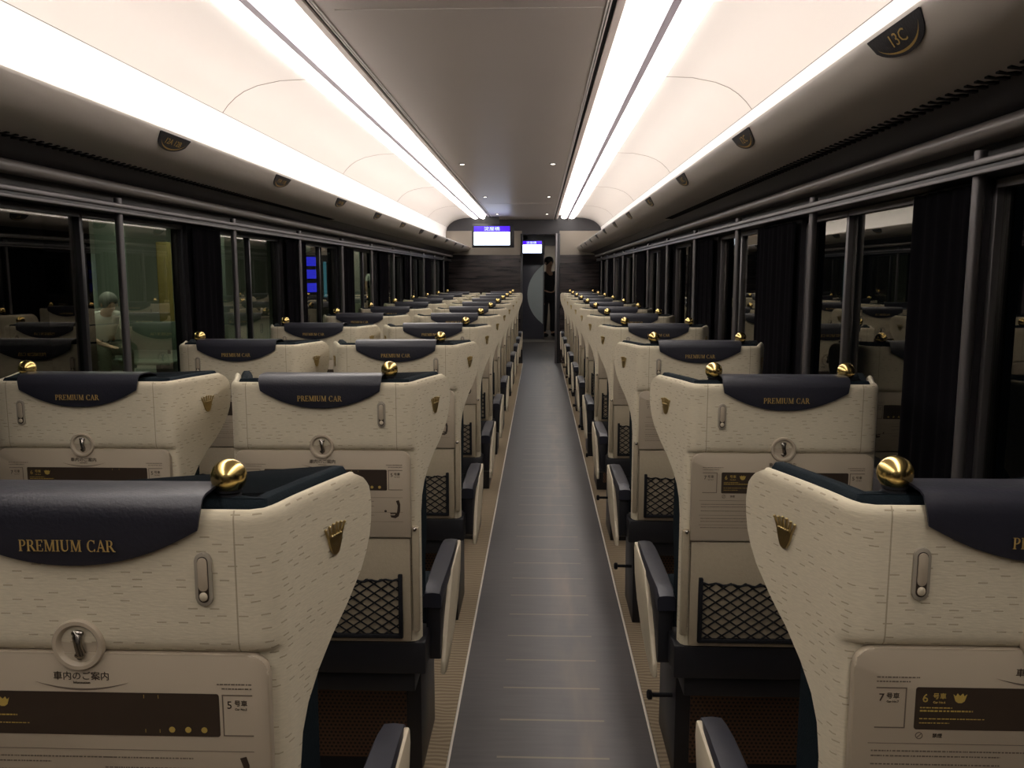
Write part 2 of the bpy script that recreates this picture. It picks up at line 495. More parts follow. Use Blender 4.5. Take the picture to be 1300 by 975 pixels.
# ------------------------------------------------------------------ luggage racks
RACK = [(.812, 1.776), (.818, 1.779), (.95, 1.779), (1.185, 1.779), (1.185, 1.72), (1.06, 1.705),
        (1.00, 1.695), (.95, 1.700), (.90, 1.708), (.868, 1.717), (.845, 1.728), (.826, 1.745), (.812, 1.768)]
for s in (-1, 1):
    lab = 'left' if s < 0 else 'right'
    t = thing('luggage_rack', 'long warm grey overhead luggage rack with rounded lip along the %s wall' % lab, 'luggage rack', (side(s, 1.0), 5.5, 1.7), group='overhead luggage racks')
    def sub(nm, bm, m, **k):
        d = obj(nm, bm, m, t, **k); d.location = -Vector(t.location); return d
    bm = B(); strip(bm, RACK, Y0, Y1 - .02, s, closed=True); sub('shelf_body', bm, M['rack'], smooth=50)
    bm = B(); strip(bm, [(1.03, 1.701), (1.185, 1.718), (1.185, 1.66), (1.10, 1.66)], Y0, Y1 - .02, s, closed=True); sub('lower_fairing', bm, M['dark'])
    # louvre slots
    bm = B()
    y = .6
    while y < 5.0:
        x0, x1 = side(s, .985), side(s, 1.03)
        vs = [(x0, y), (x0, y + .012), (x1, y + .028), (x1, y + .016)]
        prism(bm, vs, lambda u, v, tt: Vector((u, v, tt)), 1.6935, 1.698)
        y += .034
    sub('air_louvre', bm, M['black'])
    # rounded bar
    bm = B()
    pr = [(1.088, 1.657), (1.080, 1.649), (1.079, 1.637), (1.087, 1.628), (1.10, 1.626), (1.19, 1.636), (1.19, 1.66)]
    strip(bm, pr, Y0, Y1 - .02, s, closed=True); sub('rounded_bar', bm, M['bar'], smooth=60)

# seat number plates on the rack faces
def on_face(s, yc, u, v, off=0.0):
    # u along y (reading direction), v from top of the face downwards (0..1) ; face from (.812,1.770) to (.845,1.728)
    a = .8125 + (.8455 - .8125) * v; z = 1.769 + (1.7275 - 1.769) * v
    # bow to follow the lip
    na, nz = -.79, -.61
    bow = .0035 * math.sin(PI * v)
    return Vector((side(s, a + (bow * .8 + off) * na), yc - s * u, z + (bow * .8 + off) * nz))
for k in range(NROW + 0):
    yc = ROW0 + .04 + .5 + PITCH * k
    num = 13 - k
    for s in (-1, 1):
        if s < 0 and k == 0: continue
        body = '%dC' % num if s > 0 else '%dA %dB' % (num, num)
        t = thing('seat_number_plate', 'half-round navy seat number plate reading %s on the lip of the %s luggage rack' % (body, 'right' if s > 0 else 'left'), 'seat number plate', (0, 0, 0), group='seat number plates on the %s rack' % ('right' if s > 0 else 'left'))
        org = on_face(s, yc, 0, .5); t.location = org
        def fn(u, v, tt): return on_face(s, yc, u, v, tt) - org
        bm = B()
        # half ellipse built as a fan of strips
        nn = 18
        cols = []
        for i in range(nn + 1):
            u = -.1 + .2 * i / nn
            vm = max(.04, math.sqrt(max(0, 1 - (u / .1) ** 2)) ** .9) * .98
            cols.append([(u, vm * j / 4) for j in range(5)])
        lo = [[bm.verts.new(fn(u, v, .0015)) for u, v in c] for c in cols]
        hi = [[bm.verts.new(fn(u, v, .0035)) for u, v in c] for c in cols]
        for i in range(nn):
            for j in range(4):
                bm.faces.new([hi[i][j], hi[i + 1][j], hi[i + 1][j + 1], hi[i][j + 1]])
            bm.faces.new([hi[i][0], lo[i][0], lo[i + 1][0], hi[i + 1][0]])
            bm.faces.new([hi[i][4], lo[i][4], lo[i + 1][4], hi[i + 1][4]])
        obj('plate', bm, M['navy'], t)
        bm = B()
        # crescent
        pa = []; pb = []
        for i in range(nn + 1):
            th = math.radians(15 + 140 * i / nn)
            u = .086 * math.cos(th); 
            w = .085 * math.sin(PI * i / nn)
            pa.append((u, .88 * math.sin(th))); pb.append((u, .88 * math.sin(th) - w))
        A = [bm.verts.new(fn(u, max(v, .03), .0042)) for u, v in pa]; Bv = [bm.verts.new(fn(u, max(v, .03), .0042)) for u, v in pb]
        for i in range(nn): 
            bm.faces.new([A[i], A[i + 1], Bv[i + 1], Bv[i]])
        bmesh.ops.remove_doubles(bm, verts=bm.verts, dist=1e-6)
        obj('crescent', bm, M['gold'], t)
        if k < 6:
            tb = text_bm(body, .030 if s > 0 else .024)
            for v in tb.verts:
                u, w = v.co.x, v.co.y
                v.co = fn(u * 1.25, .42 - w / .052, .0042 + v.co.z)
            obj('number', tb, M['gold'], t, smooth=0)

# ------------------------------------------------------------------ side walls and windows
ZB, ZT = .80, 1.565
PILL = {1: [(-1.6, -.6), (.1, .45), (1.80, 2.08), (3.02, 3.52), (4.42, 5.05), (5.85, 6.30), (7.25, 7.85), (9.1, 9.6), (10.5, 11.2), (12.1, 12.75)],
        -1: [(-1.6, -.6), (.1, .45), (1.25, 1.55), (3.33, 3.63), (4.57, 4.95), (5.88, 6.25), (7.25, 7.65), (8.6, 9.2), (10.2, 10.7), (11.8, 12.75)]}
wn = 0
for s in (-1, 1):
    nm = 'left' if s < 0 else 'right'
    bm = B()
    def wb(a0, a1, y0, y1, z0, z1, bev=0):
        xs = sorted((side(s, a0), side(s, a1))); box(bm, xs[0], xs[1], y0, y1, z0, z1, bev)
    root = bpy.data.objects.new('wall_' + nm, None); C.objects.link(root); root['kind'] = 'structure'
    wb(1.19, 1.24, Y0, Y1, 0, ZB); obj('lower_panel', bm, M['wallp'], root)
    bm = B(); wb(1.165, 1.24, Y0, Y1, 1.60, 1.70); obj('head_panel', bm, M['dark'], root)
    bm = B(); wb(1.10, 1.24, Y0, Y1, ZB - .02, ZB, .004); obj('sill', bm, M['dark'], root)
    # head rail (curtain rail): two aluminium lips
    bm = B(); wb(1.115, 1.24, Y0, Y1, ZT + .004, 1.59); obj('rail_box', bm, M['dark'], root)
    bm = B(); wb(1.108, 1.150, Y0, Y1, 1.582, 1.596, .003); wb(1.104, 1.114, Y0, Y1, 1.564, 1.572, .001); obj('curtain_rail', bm, M['alu'], root)
    # pillars, covered by a pleated dark curtain stack
    for (y0, y1) in PILL[s]:
        bm = B(); wb(1.175, 1.24, y0, y1, ZB, ZT); obj('pillar', bm, M['dark'], root)
    # glass bays between pillars
    P = PILL[s]
    for i in range(len(P) - 1):
        y0, y1 = P[i][1], P[i + 1][0]
        wn += 1
        w = bpy.data.objects.new('window_%d' % wn, None); C.objects.link(w); w['kind'] = 'structure'
        bm = B(); wb(1.205, 1.209, y0, y1, ZB, ZT); obj('pane', bm, M['glass'], w)
        bm = B()
        f = .018
        wb(1.19, 1.215, y0, y0 + f, ZB, ZT, .003); wb(1.19, 1.215, y1 - f, y1, ZB, ZT, .003)
        wb(1.19, 1.215, y0, y1, ZB, ZB + f); wb(1.19, 1.215, y0, y1, ZT - f, ZT)
        obj('window_frame', bm, M['darkalu'] if s < 0 else M['alu'], w)
        if y1 - y0 > .85:
            ym = {(1, 2.08): 2.62, (-1, 1.55): 2.585}.get((s, y0), (y0 + y1) / 2)
            bm = B(); wb(1.19, 1.215, ym - .010, ym + .010, ZB, ZT, .003)
            obj('mullion', bm, M['alu'] if s > 0 else M['darkalu'], w)
        # dark curtain bunched at the pillar side (pleated sheet)
    for (y0, y1) in PILL[s]:
        if y1 < 0: continue
        t = thing('curtain', '', 'curtain', (side(s, 1.155), (y0 + y1) / 2, ZT - .005), group='black curtains gathered at the %s window pillars' % nm)
        bm = B(); n = max(8, int((y1 - y0) / .012)); L = (y1 - y0)
        fr = []; bk = []
        for q in range(n + 1):
            yy = -L / 2 + L * q / n
            dx = -s * (.004 + .004 * math.sin(q * 1.25) + .002 * math.sin(q * .6))
            fr.append((dx, yy)); bk.append((dx + s * .003, yy))
        ring = fr + bk[::-1]
        loft(bm, [[Vector((x, yy, z)) for x, yy in ring] for z in (-.005, -.25, -.5, -(ZT - ZB) + .012)])
        cl = obj('cloth', bm, M['pillar'], t, smooth=60)
        t['tmp'] = (s, y0)
ordn = ['nearest', 'second', 'third', 'fourth', 'fifth', 'sixth', 'seventh', 'eighth', 'ninth', 'tenth']
for s in (-1, 1):
    cs = sorted([o for o in bpy.data.objects if o.get('tmp') and (o['tmp'][0] < 0) == (s < 0)], key=lambda o: o.location.y)
    for i, o in enumerate(cs):
        o['label'] = 'black curtain gathered at a pillar of the %s windows, %s one from the camera' % ('left' if s < 0 else 'right', ordn[i])
        del o['tmp']
# aluminium window posts
k = 4
j = -1
while True:
    y = 1.735 + 1.02 * j
    if y > 12.3: break
    for s in (-1, 1):
        bm = B()
        y = 1.735 + 1.02 * j - (.055 if s < 0 else 0)
        x = side(s, 1.128)
        pr = [(x + .013 * math.cos(a), y + .011 * math.sin(a)) for a in [2 * PI * q / 12 for q in range(12)]]
        loft(bm, [[Vector((u, v, z)) for u, v in pr] for z in (ZB + .001, 1.25, 1.615)])
        xs = sorted((side(s, 1.125), side(s, 1.165)))
        o = struct('trim_%d' % k, bm, M['alu']); k += 1
    j += 1
# wall behind the camera
bm = B(); box(bm, -1.5, 1.02, Y0 - .03, Y0, 0, 2.3); struct('wall_back', bm, M['wood'])

# ------------------------------------------------------------------ end wall with passage
OX0, OX1 = -.27, .25
root = bpy.data.objects.new('wall_front', None); C.objects.link(root); root['kind'] = 'structure'
for (x0, x1) in ((CX - 1.24, OX0), (OX1 + .05, CX + 1.24)):
    bm = B(); box(bm, x0, x1, Y1, Y1 + .05, 0, 1.66); obj('wood_panel', bm, M['wood'], root)
    bm = B(); box(bm, x0, x1, Y1, Y1 + .05, 1.662, 2.02); obj('upper_panel', bm, M['beige2'], root)
    bm = B(); box(bm, x0, x1, Y1, Y1 + .05, 2.022, 2.33); obj('top_panel', bm, M['dark'], root)
bm = B(); box(bm, OX0, OX1 + .05, Y1, Y1 + .05, 1.97, 2.33); obj('door_header', bm, M['dark'], root)
bm = B(); box(bm, OX0 - .02, OX0 + .012, Y1 - .02, Y1 + .07, 0, 1.98, .004); box(bm, OX1 + .02, OX1 + .06, Y1 - .03, Y1 + .07, 0, 1.98, .004)
obj('door_jamb', bm, M['darkalu'], root)
bm = B(); box(bm, OX1 - .012, OX1 + .02, Y1 - .022, Y1 + .03, 0, 1.98, .006)
obj('jamb_edge', bm, M['alu'], root)
# vestibule corridor
VX0, VX1, V1 = -.42, .62, 20.5
bm = B(); box(bm, VX0 - .05, VX0, Y1 + .05, V1, 0, 2.2); struct('wall_vestibule_left', bm, M['wood'])
bm = B(); box(bm, VX1, VX1 + .05, Y1 + .05, V1, 0, 2.2); struct('wall_vestibule_right', bm, M['beige2'])
bm = B(); box(bm, VX0, VX1, Y1 + .05, V1, 2.15, 2.2); struct('ceiling_vestibule', bm, M['centre'])
bm = B(); box(bm, VX0, VX1, Y1, V1, -.05, 0.0); struct('floor_vestibule', bm, M['aisle'])
bm = B(); box(bm, VX0, VX1, V1, V1 + .05, 0, 2.2); struct('wall_vestibule_end', bm, M['beige2'])
# far door with pale arc of glass
DY = 17.2
d = bpy.data.objects.new('door_1', None); C.objects.link(d); d['kind'] = 'structure'
bm = B(); box(bm, VX0, .085, DY, DY + .04, .03, 1.95, .004); obj('door_leaf', bm, M['doorm'], d)
arc = []
cxx, czz, rr = .47, .95, .72
for i in range(21):
    a = math.radians(122 + 116 * i / 20)
    x = cxx + rr * math.cos(a)
    arc.append((min(x, .072), czz + rr * math.sin(a)))
arc = [(x, z) for x, z in arc]
bm = B(); prism(bm, arc, lambda u, v, t: Vector((u, t, v)), DY - .006, DY + .002); obj('glass_arc', bm, M['greydoor'], d, smooth=0)
bm = B(); box(bm, .085, .098, DY - .01, DY + .05, .02, 1.95, .003); obj('door_edge', bm, M['alu'], d)
bm = B(); box(bm, VX0, VX1, DY - .05, DY + .1, 1.95, 2.15); obj('door_lintel', bm, M['dark'], d)
M['thresh'] = mat('steel_threshold', (.30, .28, .26), .4, metal=.3, noise=(10, .1))
bm = B(); box(bm, VX0, VX1, DY - .5, DY - .02, .001, .012); struct('trim_90', bm, M['thresh'])
M['vfill'] = mat('vestibule_fill_lamp', (.9, .9, .9), .5, emit=((1.0, .94, .86), 60.0), noise=(5, .01))
for y, nmq in ((15.8, 'near'), (19.5, 'far')):  # unseen lamps, added and placed to brighten the far door and passage
    t = thing('vestibule_fill_lamp', 'unseen flat fill light added to brighten the passage beyond the end wall, the %s one' % nmq, 'ceiling light', (.1, y, 2.15))
    bm = B(); box(bm, -.1, .1, -.12, .12, -.010, -.001, .003); obj('lens', bm, M['vfill'], t)
    bm = B(); box(bm, -.12, .12, -.14, .14, -.006, 0); obj('frame', bm, M['alu'], t)

# ------------------------------------------------------------------ information screens
def screen_mats():
    m = mat('screen_white', (.0, .0, .0), .3, emit=((.72, .82, 1.0), 3.2), noise=(3, .02))
    b = mat('screen_violet', (.0, .0, .0), .3, emit=((.06, .005, .75), 1.4), noise=(3, .02))
    c = mat('screen_pale', (.0, .0, .0), .3, emit=((.45, .55, 1.0), 2.4), noise=(3, .02))
    return m, b, c
SW, SV, SP = screen_mats()
def screen(x, y, z, w, h, label, hang):
    t = thing('information_screen', label, 'screen', (x, y, z), group='ceiling-hung information screens')
    bm = B(); box(bm, -w / 2 - .03, w / 2 + .06, 0, .05, -h / 2 - .035, h / 2 + .03, .006); obj('housing', bm, M['base'], t)
    bm = B(); box(bm, -w * .2, w * .2, .01, .04, h / 2 + .028, hang - z); obj('hanger', bm, M['base'], t)
    bm = B(); box(bm, -w / 2, w / 2, -.002, .001, -h / 2, h * .2); obj('display', bm, SW, t)
    bm = B(); box(bm, -w / 2, w / 2, -.002, .001, h * .2, h / 2); obj('header_bar', bm, SV, t)
    tb = text_bm('淀屋橋', h * .22)
    for v in tb.verts: v.co = Vector((v.co.x * 1.3, -.0035 - v.co.z, h * .35 + v.co.y))
    obj('lettering', tb, SP, t, smooth=0)
    return t
screen(-.69, 12.1, 1.92, .52, .27, 'black hanging information screen with violet header, larger and left of the other', 2.19)
screen(-.165, 18.0 - 1.3, 1.905, .41, .235, 'smaller information screen with violet header seen through the passage above the far door', 2.15)

# ------------------------------------------------------------------ seat
def tmax(z, tab=[(.48, .05), (.80, .06), (.85, .11), (.88, .21), (.92, .41), (.955, .66), (.99, .85), (1.02, .955), (1.05, .99), (1.075, 1.0), (1.095, .975), (1.108, .92), (1.118, .82), (1.20, .78)]):
    if z <= tab[0][0]: return tab[0][1]
    for (z0, t0), (z1, t1) in zip(tab, tab[1:]):
        if z <= z1: return t0 + (t1 - t0) * (z - z0) / (z1 - z0)
    return tab[-1][1]

NP = 9
def plan(tm, bulge=0, hw=.222):
    """outer plan path from left wing tip to right wing tip; returns points and arc length coordinate"""
    pts = []
    for i in range(NP):
        t = tm * (1 - i / NP)
        # slight S-curve of the flare
        fl = .058 * (t ** 1.15)
        pts.append((-(hw + fl), .024 + .175 * t))
    pts += [(-hw + .0005, .022), (-hw + .004, .011), (-hw + .012, .003 - bulge * .5), (-hw + .03, -bulge)]
    for x in (-.15, -.10, -.05, 0): pts.append((x, -bulge))
    right = [(-x, y) for x, y in pts[:-1]][::-1]
    return pts + right

def inset(pts, d):
    out = []
    n = len(pts)
    for i in range(n):
        a = Vector(pts[max(i - 1, 0)]); b = Vector(pts[min(i + 1, n - 1)])
        t = (b - a).normalized()
        nrm = Vector((-t.y, t.x))       # to the left of travel: towards +y inside
        out.append((pts[i][0] + nrm.x * d, pts[i][1] + nrm.y * d))
    return out

def arclen(pts):
    s = [0]
    for a, b in zip(pts, pts[1:]): s.append(s[-1] + (Vector(b) - Vector(a)).length)
    m = s[len(s) // 2]
    return [x - m for x in s]

def make_shell():
    bm = B()
    zs = [.485, .55, .65, .75, .80, .84, .87, .90, .93, .952, .9585, .961, .966, .975, .99, 1.01, 1.03, 1.05, 1.07, 1.085, 1.095, 1.103, 1.110, 1.115, 1.118, 1.120]
    rings = []; UV = []
    for z in zs:
        bulge = 0 if z < .955 else (.013 * min(1, ((z - .9585) / .010)) ** .5 if z > .9586 else 0.0)
        th = .016
        e = 0
        if z > 1.110: e = .006 * ((z - 1.110) / .010) ** 2
        p = plan(tmax(z), bulge)
        outer = inset(p, e) if e else p
        inner = inset(p, th - e)
        L = arclen(p)
        rings.append([Vector((x, y, z)) for x, y in outer] + [Vector((x, y, z)) for x, y in inner[::-1]])
        UV.append((L, z))
    n = len(rings[0]); h = n // 2
    def uv(i, k):
        L, z = UV[i]
        k2 = k % n
        j = k2 if k2 < h else n - 1 - k2
        return (L[j], z + (.0 if k2 < h else .5))
    loft(bm, rings, uv=uv)
    return bm

def make_pad():
    bm = B()
    zs = [.50, .55, .65, .75, .85, .90, .95, 1.0, 1.05, 1.085, 1.105, 1.112, 1.119, 1.123, 1.1245]
    rings = []
    for z in zs:
        tm = max(tmax(min(z, 1.112)) * .97, .42 if z > .7 else .36)
        e = 0 if z < 1.11 else .008 * ((z - 1.11) / .0145) ** 2
        p = plan(tm, 0)
        # pad inside the shell; thicker at the middle of the back
        outer = inset(p, .0165 + e)
        th = .028 if z > .9 else .045
        inner0 = inset(p, .0165 + th - e)
        inner = []
        for (x, y) in inner0:
            w = max(0, 1 - (abs(x) / .17) ** 2)
            inner.append((x, y + w * (.035 - e)))
        rings.append([Vector((x, y, z)) for x, y in outer] + [Vector((x, y, z)) for x, y in inner[::-1]])
    loft(bm, rings)
    return bm

def cover_bm():
    bm = B()
    W = .1435
    nu = 24
    cols = []
    for i in range(nu + 1):
        q = -1 + 2 * i / nu
        aq = abs(q)
        # bottom hem: shallow smile
        zb = 1.061 + .040 * aq ** 2.1 
        hem = W * q
        prof = [(-.0195, zb), (-.0200, zb + .003), (-.0200, zb + .4 * (1.112 - zb)), (-.0200, 1.112), (-.0185, 1.124), (-.012, 1.134), (-.002, 1.1375), (.02, 1.1385), (.05, 1.137), (.080, 1.128), (.092, 1.105), (.094, 1.02)]
        tw = 1 - .035 * max(0, (1.11 - zb)) / .05 
        row = []
        for (y, z) in prof:
            # sides taper inward towards the bottom corners
            k = 1.0 if z > 1.125 else 1 - .035 * min(1, (1.125 - z) / .03)
            row.append(Vector((hem * k, y, z)))
        cols.append(row)
    V = [[bm.verts.new(p) for p in c] for c in cols]
    for i in range(nu):
        for j in range(len(V[0]) - 1):
            bm.faces.new([V[i][j], V[i + 1][j], V[i + 1][j + 1], V[i][j + 1]])
    bmesh.ops.recalc_face_normals(bm, faces=bm.faces)
    bmesh.ops.solidify(bm, geom=list(bm.faces), thickness=.003)
    return bm

# serif capitals drawn from strokes (width, list of polygons) on a unit-height cell
def glyph(ch):
    T, t, S = .13, .055, .045       # thick stem, thin stroke, serif height
    def R(x0, x1, y0, y1): return [(x0, y0), (x1, y0), (x1, y1), (x0, y1)]
    def stem(x, w=T): return [R(x, x + w, 0, 1), R(x - .07, x + w + .07, 0, S), R(x - .07, x + w + .07, 1 - S, 1)]
    def bowl(x, y0, y1, rx, w, th=t):
        out = []; n = 8; cy = (y0 + y1) / 2; ry = (y1 - y0) / 2
        for i in range(n):
            a0 = -PI / 2 + PI * i / n; a1 = -PI / 2 + PI * (i + 1) / n
            f = lambda a, k: (x + (rx - (w if k else 0)) * math.cos(a), cy + (ry - (th if k else 0)) * math.sin(a))
            out.append([f(a0, 0), f(a1, 0), f(a1, 1), f(a0, 1)])
        return out
    if ch == 'I': return .34, stem(.10)
    if ch == 'P': return .66, stem(.10) + [R(.2, .34, 1 - t, 1), R(.2, .34, .44, .44 + t)] + bowl(.34, .44, 1, .26, T)
    if ch == 'R': return .76, stem(.10) + [R(.2, .34, 1 - t, 1), R(.2, .34, .46, .46 + t)] + bowl(.34, .46, 1, .24, T) + [[(.32, .48), (.46, .48), (.72, S), (.74, 0), (.60, 0)], R(.58, .80, 0, S)]
    if ch == 'E': return .68, stem(.10) + [R(.2, .58, 0, t), R(.2, .56, 1 - t, 1), R(.2, .44, .48, .48 + t), R(.55, .60, 0, .24), R(.53, .58, .78, 1), R(.41, .45, .40, .62)]
    if ch == 'M': return 1.0, stem(.74) + [R(.13, .13 + t, 0, 1), R(.06, .26, 0, S), R(.04, .24, 1 - S, 1), [(.13, 1), (.27, 1), (.53, .02), (.45, .0)], [(.45, 0), (.53, .02), (.80, 1), (.74, 1)]]
    if ch == 'U': return .84, [R(.12, .25, .25, 1), R(.05, .32, 1 - S, 1), R(.62, .62 + t, .25, 1), R(.55, .76, 1 - S, 1)] + [[(.12 + .55 * (1 - math.cos(a0)) / 2 - 0, .28 - .28 * math.sin(a0)), (.12 + .555 * (1 - math.cos(a1)) / 2, .28 - .28 * math.sin(a1)), (.25 + .37 * (1 - math.cos(a1)) / 2, .28 - .20 * math.sin(a1)), (.25 + .37 * (1 - math.cos(a0)) / 2, .28 - .20 * math.sin(a0))] for a0, a1 in [(PI * i / 8, PI * (i + 1) / 8) for i in range(8)]]
    if ch == 'C':
        out = []
        for i in range(12):
            a0 = math.radians(50 + 260 * i / 12); a1 = math.radians(50 + 260 * (i + 1) / 12)
            f = lambda a, k: (.42 + (.36 - (k * (.05 + .09 * max(0, -math.cos(a))))) * math.cos(a), .5 + (.52 - k * .06) * math.sin(a))
            out.append([f(a0, 0), f(a1, 0), f(a1, 1), f(a0, 1)])
        return .80, out + [R(.64, .69, .72, 1.0), R(.66, .70, .0, .24)]
    if ch == 'A': return .80, [[(.10, 0), (.16, 0), (.42, .92), (.39, 1.02)], [(.36, 1.02), (.44, 1.02), (.74, 0), (.59, 0)], R(.22, .58, .32, .32 + t), R(.03, .25, 0, S), R(.51, .82, 0, S)]
    return .36, []

def serif_text(bm, s, height, width, fn, th=.0006):
    gl = [glyph(c) for c in s]
    tot = sum(g[0] for g in gl)
    sx = width / tot
    x = -width / 2
    for w, polys in gl:
        for p in polys:
            vs = [bm.verts.new(fn(x + px * sx, (py - .5) * height, th)) for px, py in p]
            vb = [bm.verts.new(fn(x + px * sx, (py - .5) * height, 0)) for px, py in p]
            try:
                bm.faces.new(vs)
                for i in range(len(vs)):
                    bm.faces.new([vs[i], vs[(i + 1) % len(vs)], vb[(i + 1) % len(vs)], vb[i]])
            except ValueError: pass
        x += w * sx

def crown_bm(fn):
    """tulip-shaped crown: bowl with six tapering spikes tipped with beads; fn(u, v, t)"""
    bm = B()
    bowl = [(-.0165, -.001), (-.012, .0005), (.012, .0005), (.0165, -.001), (.0150, -.007), (.0110, -.016), (.0065, -.0225), (0, -.0250), (-.0065, -.0225), (-.0110, -.016), (-.0150, -.007)]
    prism(bm, bowl, fn, 0, .0026)
    for i in range(6):
        q = -1 + 2 * i / 5
        bx = q * .0142; tx = q * .0240; h = .0185 - .004 * abs(q)
        prism(bm, [(bx - .0018, -.002), (bx + .0018, -.002), (tx + .0008, h), (tx - .0008, h)], fn, 0, .0026)
        c = fn(tx, h, .002)
        ball(bm, c, .0020, 8, 6)
    for i in range(5):
        q = -1 + 2 * (i + .5) / 5
        ball(bm, fn(q * .0135, .0030, .003), .0019, 8, 6)
    return bm

def wing_fn(sgn, tc=.53, zc=1.052):
    # point on the outer wing surface for aisle-facing emblem
    y0 = .024 + .175 * tc; x0 = .222 + .058 * tc ** 1.15
    slope = (.058 * 1.15 * tc ** .15) / .175
    L = math.hypot(1, slope)
    uy, ux = 1 / L, slope / L
    ny, nx = -slope / L, 1 / L
    def fn(u, v, t):
        # u grows forwards (+y)
        u *= .86; v *= .92
        return Vector((sgn * (x0 + u * ux + (t + .0007) * nx), y0 + u * uy + (t + .0007) * ny, zc + v))
    return fn

PB = -.0135                     # y of the tray's outer face
def tray_prints(t):
    """all printing on the tray, facing -y"""
    F = PB - .0004
    def put(tb, x, z, sx=1):
        for v in tb.verts: v.co = Vector((x + v.co.x * sx, F - v.co.z, z + v.co.y))
        return tb
    bm = B(); bmg = B(); bml = B()
    # dark route panel
    pp = rrect(.290, .050, .003)
    prism(bm, pp, lambda u, v, q: Vector((.0065 + u, q, .890 + v)), PB - .0006, PB + .0003)
    # numbered brackets
    for sg, x in ((-1, -.1655), (1, .172)):
        w = .033
        a = x - w / 2; b = x + w / 2
        ex = b if sg < 0 else a
        for z0 in (.866, .913): box(bml, a, b, F, F + .0006, z0, z0 + .0013)
        box(bml, ex - .0007, ex + .0007, F, F + .0006, .866, .9143)
    dark = [('車内のご案内', 0, .9330, .0105, 'CENTER'), ('7', -.176, .902, .0125, 'CENTER'), ('号車', -.1635, .904, .0075, 'CENTER'), ('5', .163, .902, .0125, 'CENTER'), ('号車', .1755, .904, .0075, 'CENTER'),
            ('Car No.7', -.1635, .8975, .0035, 'CENTER'), ('Car No.5', .1755, .8975, .0035, 'CENTER'), ('Information', 0, .9260, .0040, 'CENTER'),
            ('禁煙', -.112, .8575, .0055, 'CENTER')]
    for s_, x, z, sz, al in dark:
        tb = put(text_bm(s_, sz, al), x, z); merge(bm, tb, 0)
    gold = [('6', -.128, .902, .0140, 'CENTER'), ('号車', -.1125, .9045, .0075, 'CENTER'), ('Car No.6', -.1125, .8975, .0035, 'CENTER')]
    for s_, x, z, sz, al in gold:
        tb = text_bm(s_, sz, al)
        for v in tb.verts: v.co = Vector((x + v.co.x, PB - .0009 - v.co.z, z + v.co.y))
        merge(bmg, tb, 0)
    # little crown on the route panel
    fnc = lambda u, v, q: Vector((-.090 + u, PB - .0007 - q, .9035 + v))
    prism(bmg, [(-.0075, .004), (-.0045, .0015), (-.003, .005), (0, .002), (.003, .005), (.0045, .0015), (.0075, .004), (.005, -.004), (.002, -.0062), (-.002, -.0062), (-.005, -.004)], fnc, 0, .0003)
    # small lines of yellow captions
    rnd = random.Random(3)
    def dashes(b, x0, x1, z, h, F_):
        x = x0
        while x < x1:
            w = rnd.uniform(.0012, .0042)
            box(b, x, min(x + w, x1), F_, F_ + .0003, z, z + h)
            x += w + rnd.uniform(.0006, .0016)
    G = PB - .0009
    dashes(bmg, -.133, -.098, .8905, .0011, G); dashes(bmg, -.133, -.075, .8865, .0016, G); dashes(bmg, -.133, -.062, .8775, .0010, G); dashes(bmg, -.133, -.10, .8725, .0010, G)
    # icons low right of the route panel
    for x in (.098, .116, .134):
        bi = B(); lathe(bi, [(.0034, -.0003), (.0034, 0)], (x, G, .873), axis='y', n=12); obj('icon', bi, M['printgold'], t, smooth=0)
    for x in (.068, .084):
        for z in (.909, .869): box(bmg, x, x + .0006, G, G + .0003, z, z + .004)
    # curved smile line under the title
    for i in range(16):
        a = -1 + 2 * i / 16; b = -1 + 2 * (i + 1) / 16
        f = lambda q, o: (q * .052, (.9180 + .0085 * q * q) + o * .0011 * (1 - q * q))
        vs = [f(a, -1), f(b, -1), f(b, 1), f(a, 1)]
        prism(bml, vs, lambda u, v, q: Vector((u, q, v)), F, F + .0006)
    # small captions on plastic
    for (x0, x1, z) in ((-.182, -.135, .9255), (-.182, -.145, .9205), (.150, .188, .9255), (.155, .188, .9205)):
        dashes(bml, x0, x1, z, .0014, F)
    # no smoking ring
    for cx_, in ((-.132,),):
        n = 16
        for i in range(n):
            a0 = 2 * PI * i / n; a1 = 2 * PI * (i + 1) / n
            prism(bml, [(cx_ + .0042 * math.cos(a0), .8575 + .0042 * math.sin(a0)), (cx_ + .0042 * math.cos(a1), .8575 + .0042 * math.sin(a1)), (cx_ + .0034 * math.cos(a1), .8575 + .0034 * math.sin(a1)), (cx_ + .0034 * math.cos(a0), .8575 + .0034 * math.sin(a0))], lambda u, v, q: Vector((u, q, v)), F, F + .0006)
        prism(bml, [(cx_ - .003, .8551), (cx_ - .0025, .8546), (cx_ + .003, .8599), (cx_ + .0025, .8604)], lambda u, v, q: Vector((u, q, v)), F, F + .0006)
    # rule + lines of small print
    for z in (.8475, .812, .789): box(bml, -.188, .188, F, F + .0004, z, z + .0005)
    for z in (.838, .832, .822, .804, .797, .782): dashes(bml, -.184, -.184 + rnd.uniform(.13, .22), z, .0014, F)
    for z in (.838, .826, .804): dashes(bml, .02, .12, z, .0014, F)
    # folding seat pictogram lower right
    pic = [(.172, .840), (.179, .842), (.182, .832), (.1815, .815), (.178, .803), (.170, .798), (.160, .800), (.158, .805), (.168, .805), (.174, .812), (.176, .828)]
    prism(bm, pic, lambda u, v, q: Vector((u, q, v)), PB - .0006, PB + .0003)
    box(bm, .158, .172, F, F + .0006, .808, .811)
    ball(bm, (.147, PB - .0003, .815), .003, 8, 6, (1, .15, 1))
    a = obj('guide_print', bm, M['print'], t, smooth=0); b = obj('yellow_print', bmg, M['printgold'], t, smooth=0); c = obj('fine_print', bml, M['printgrey'], t, smooth=0)

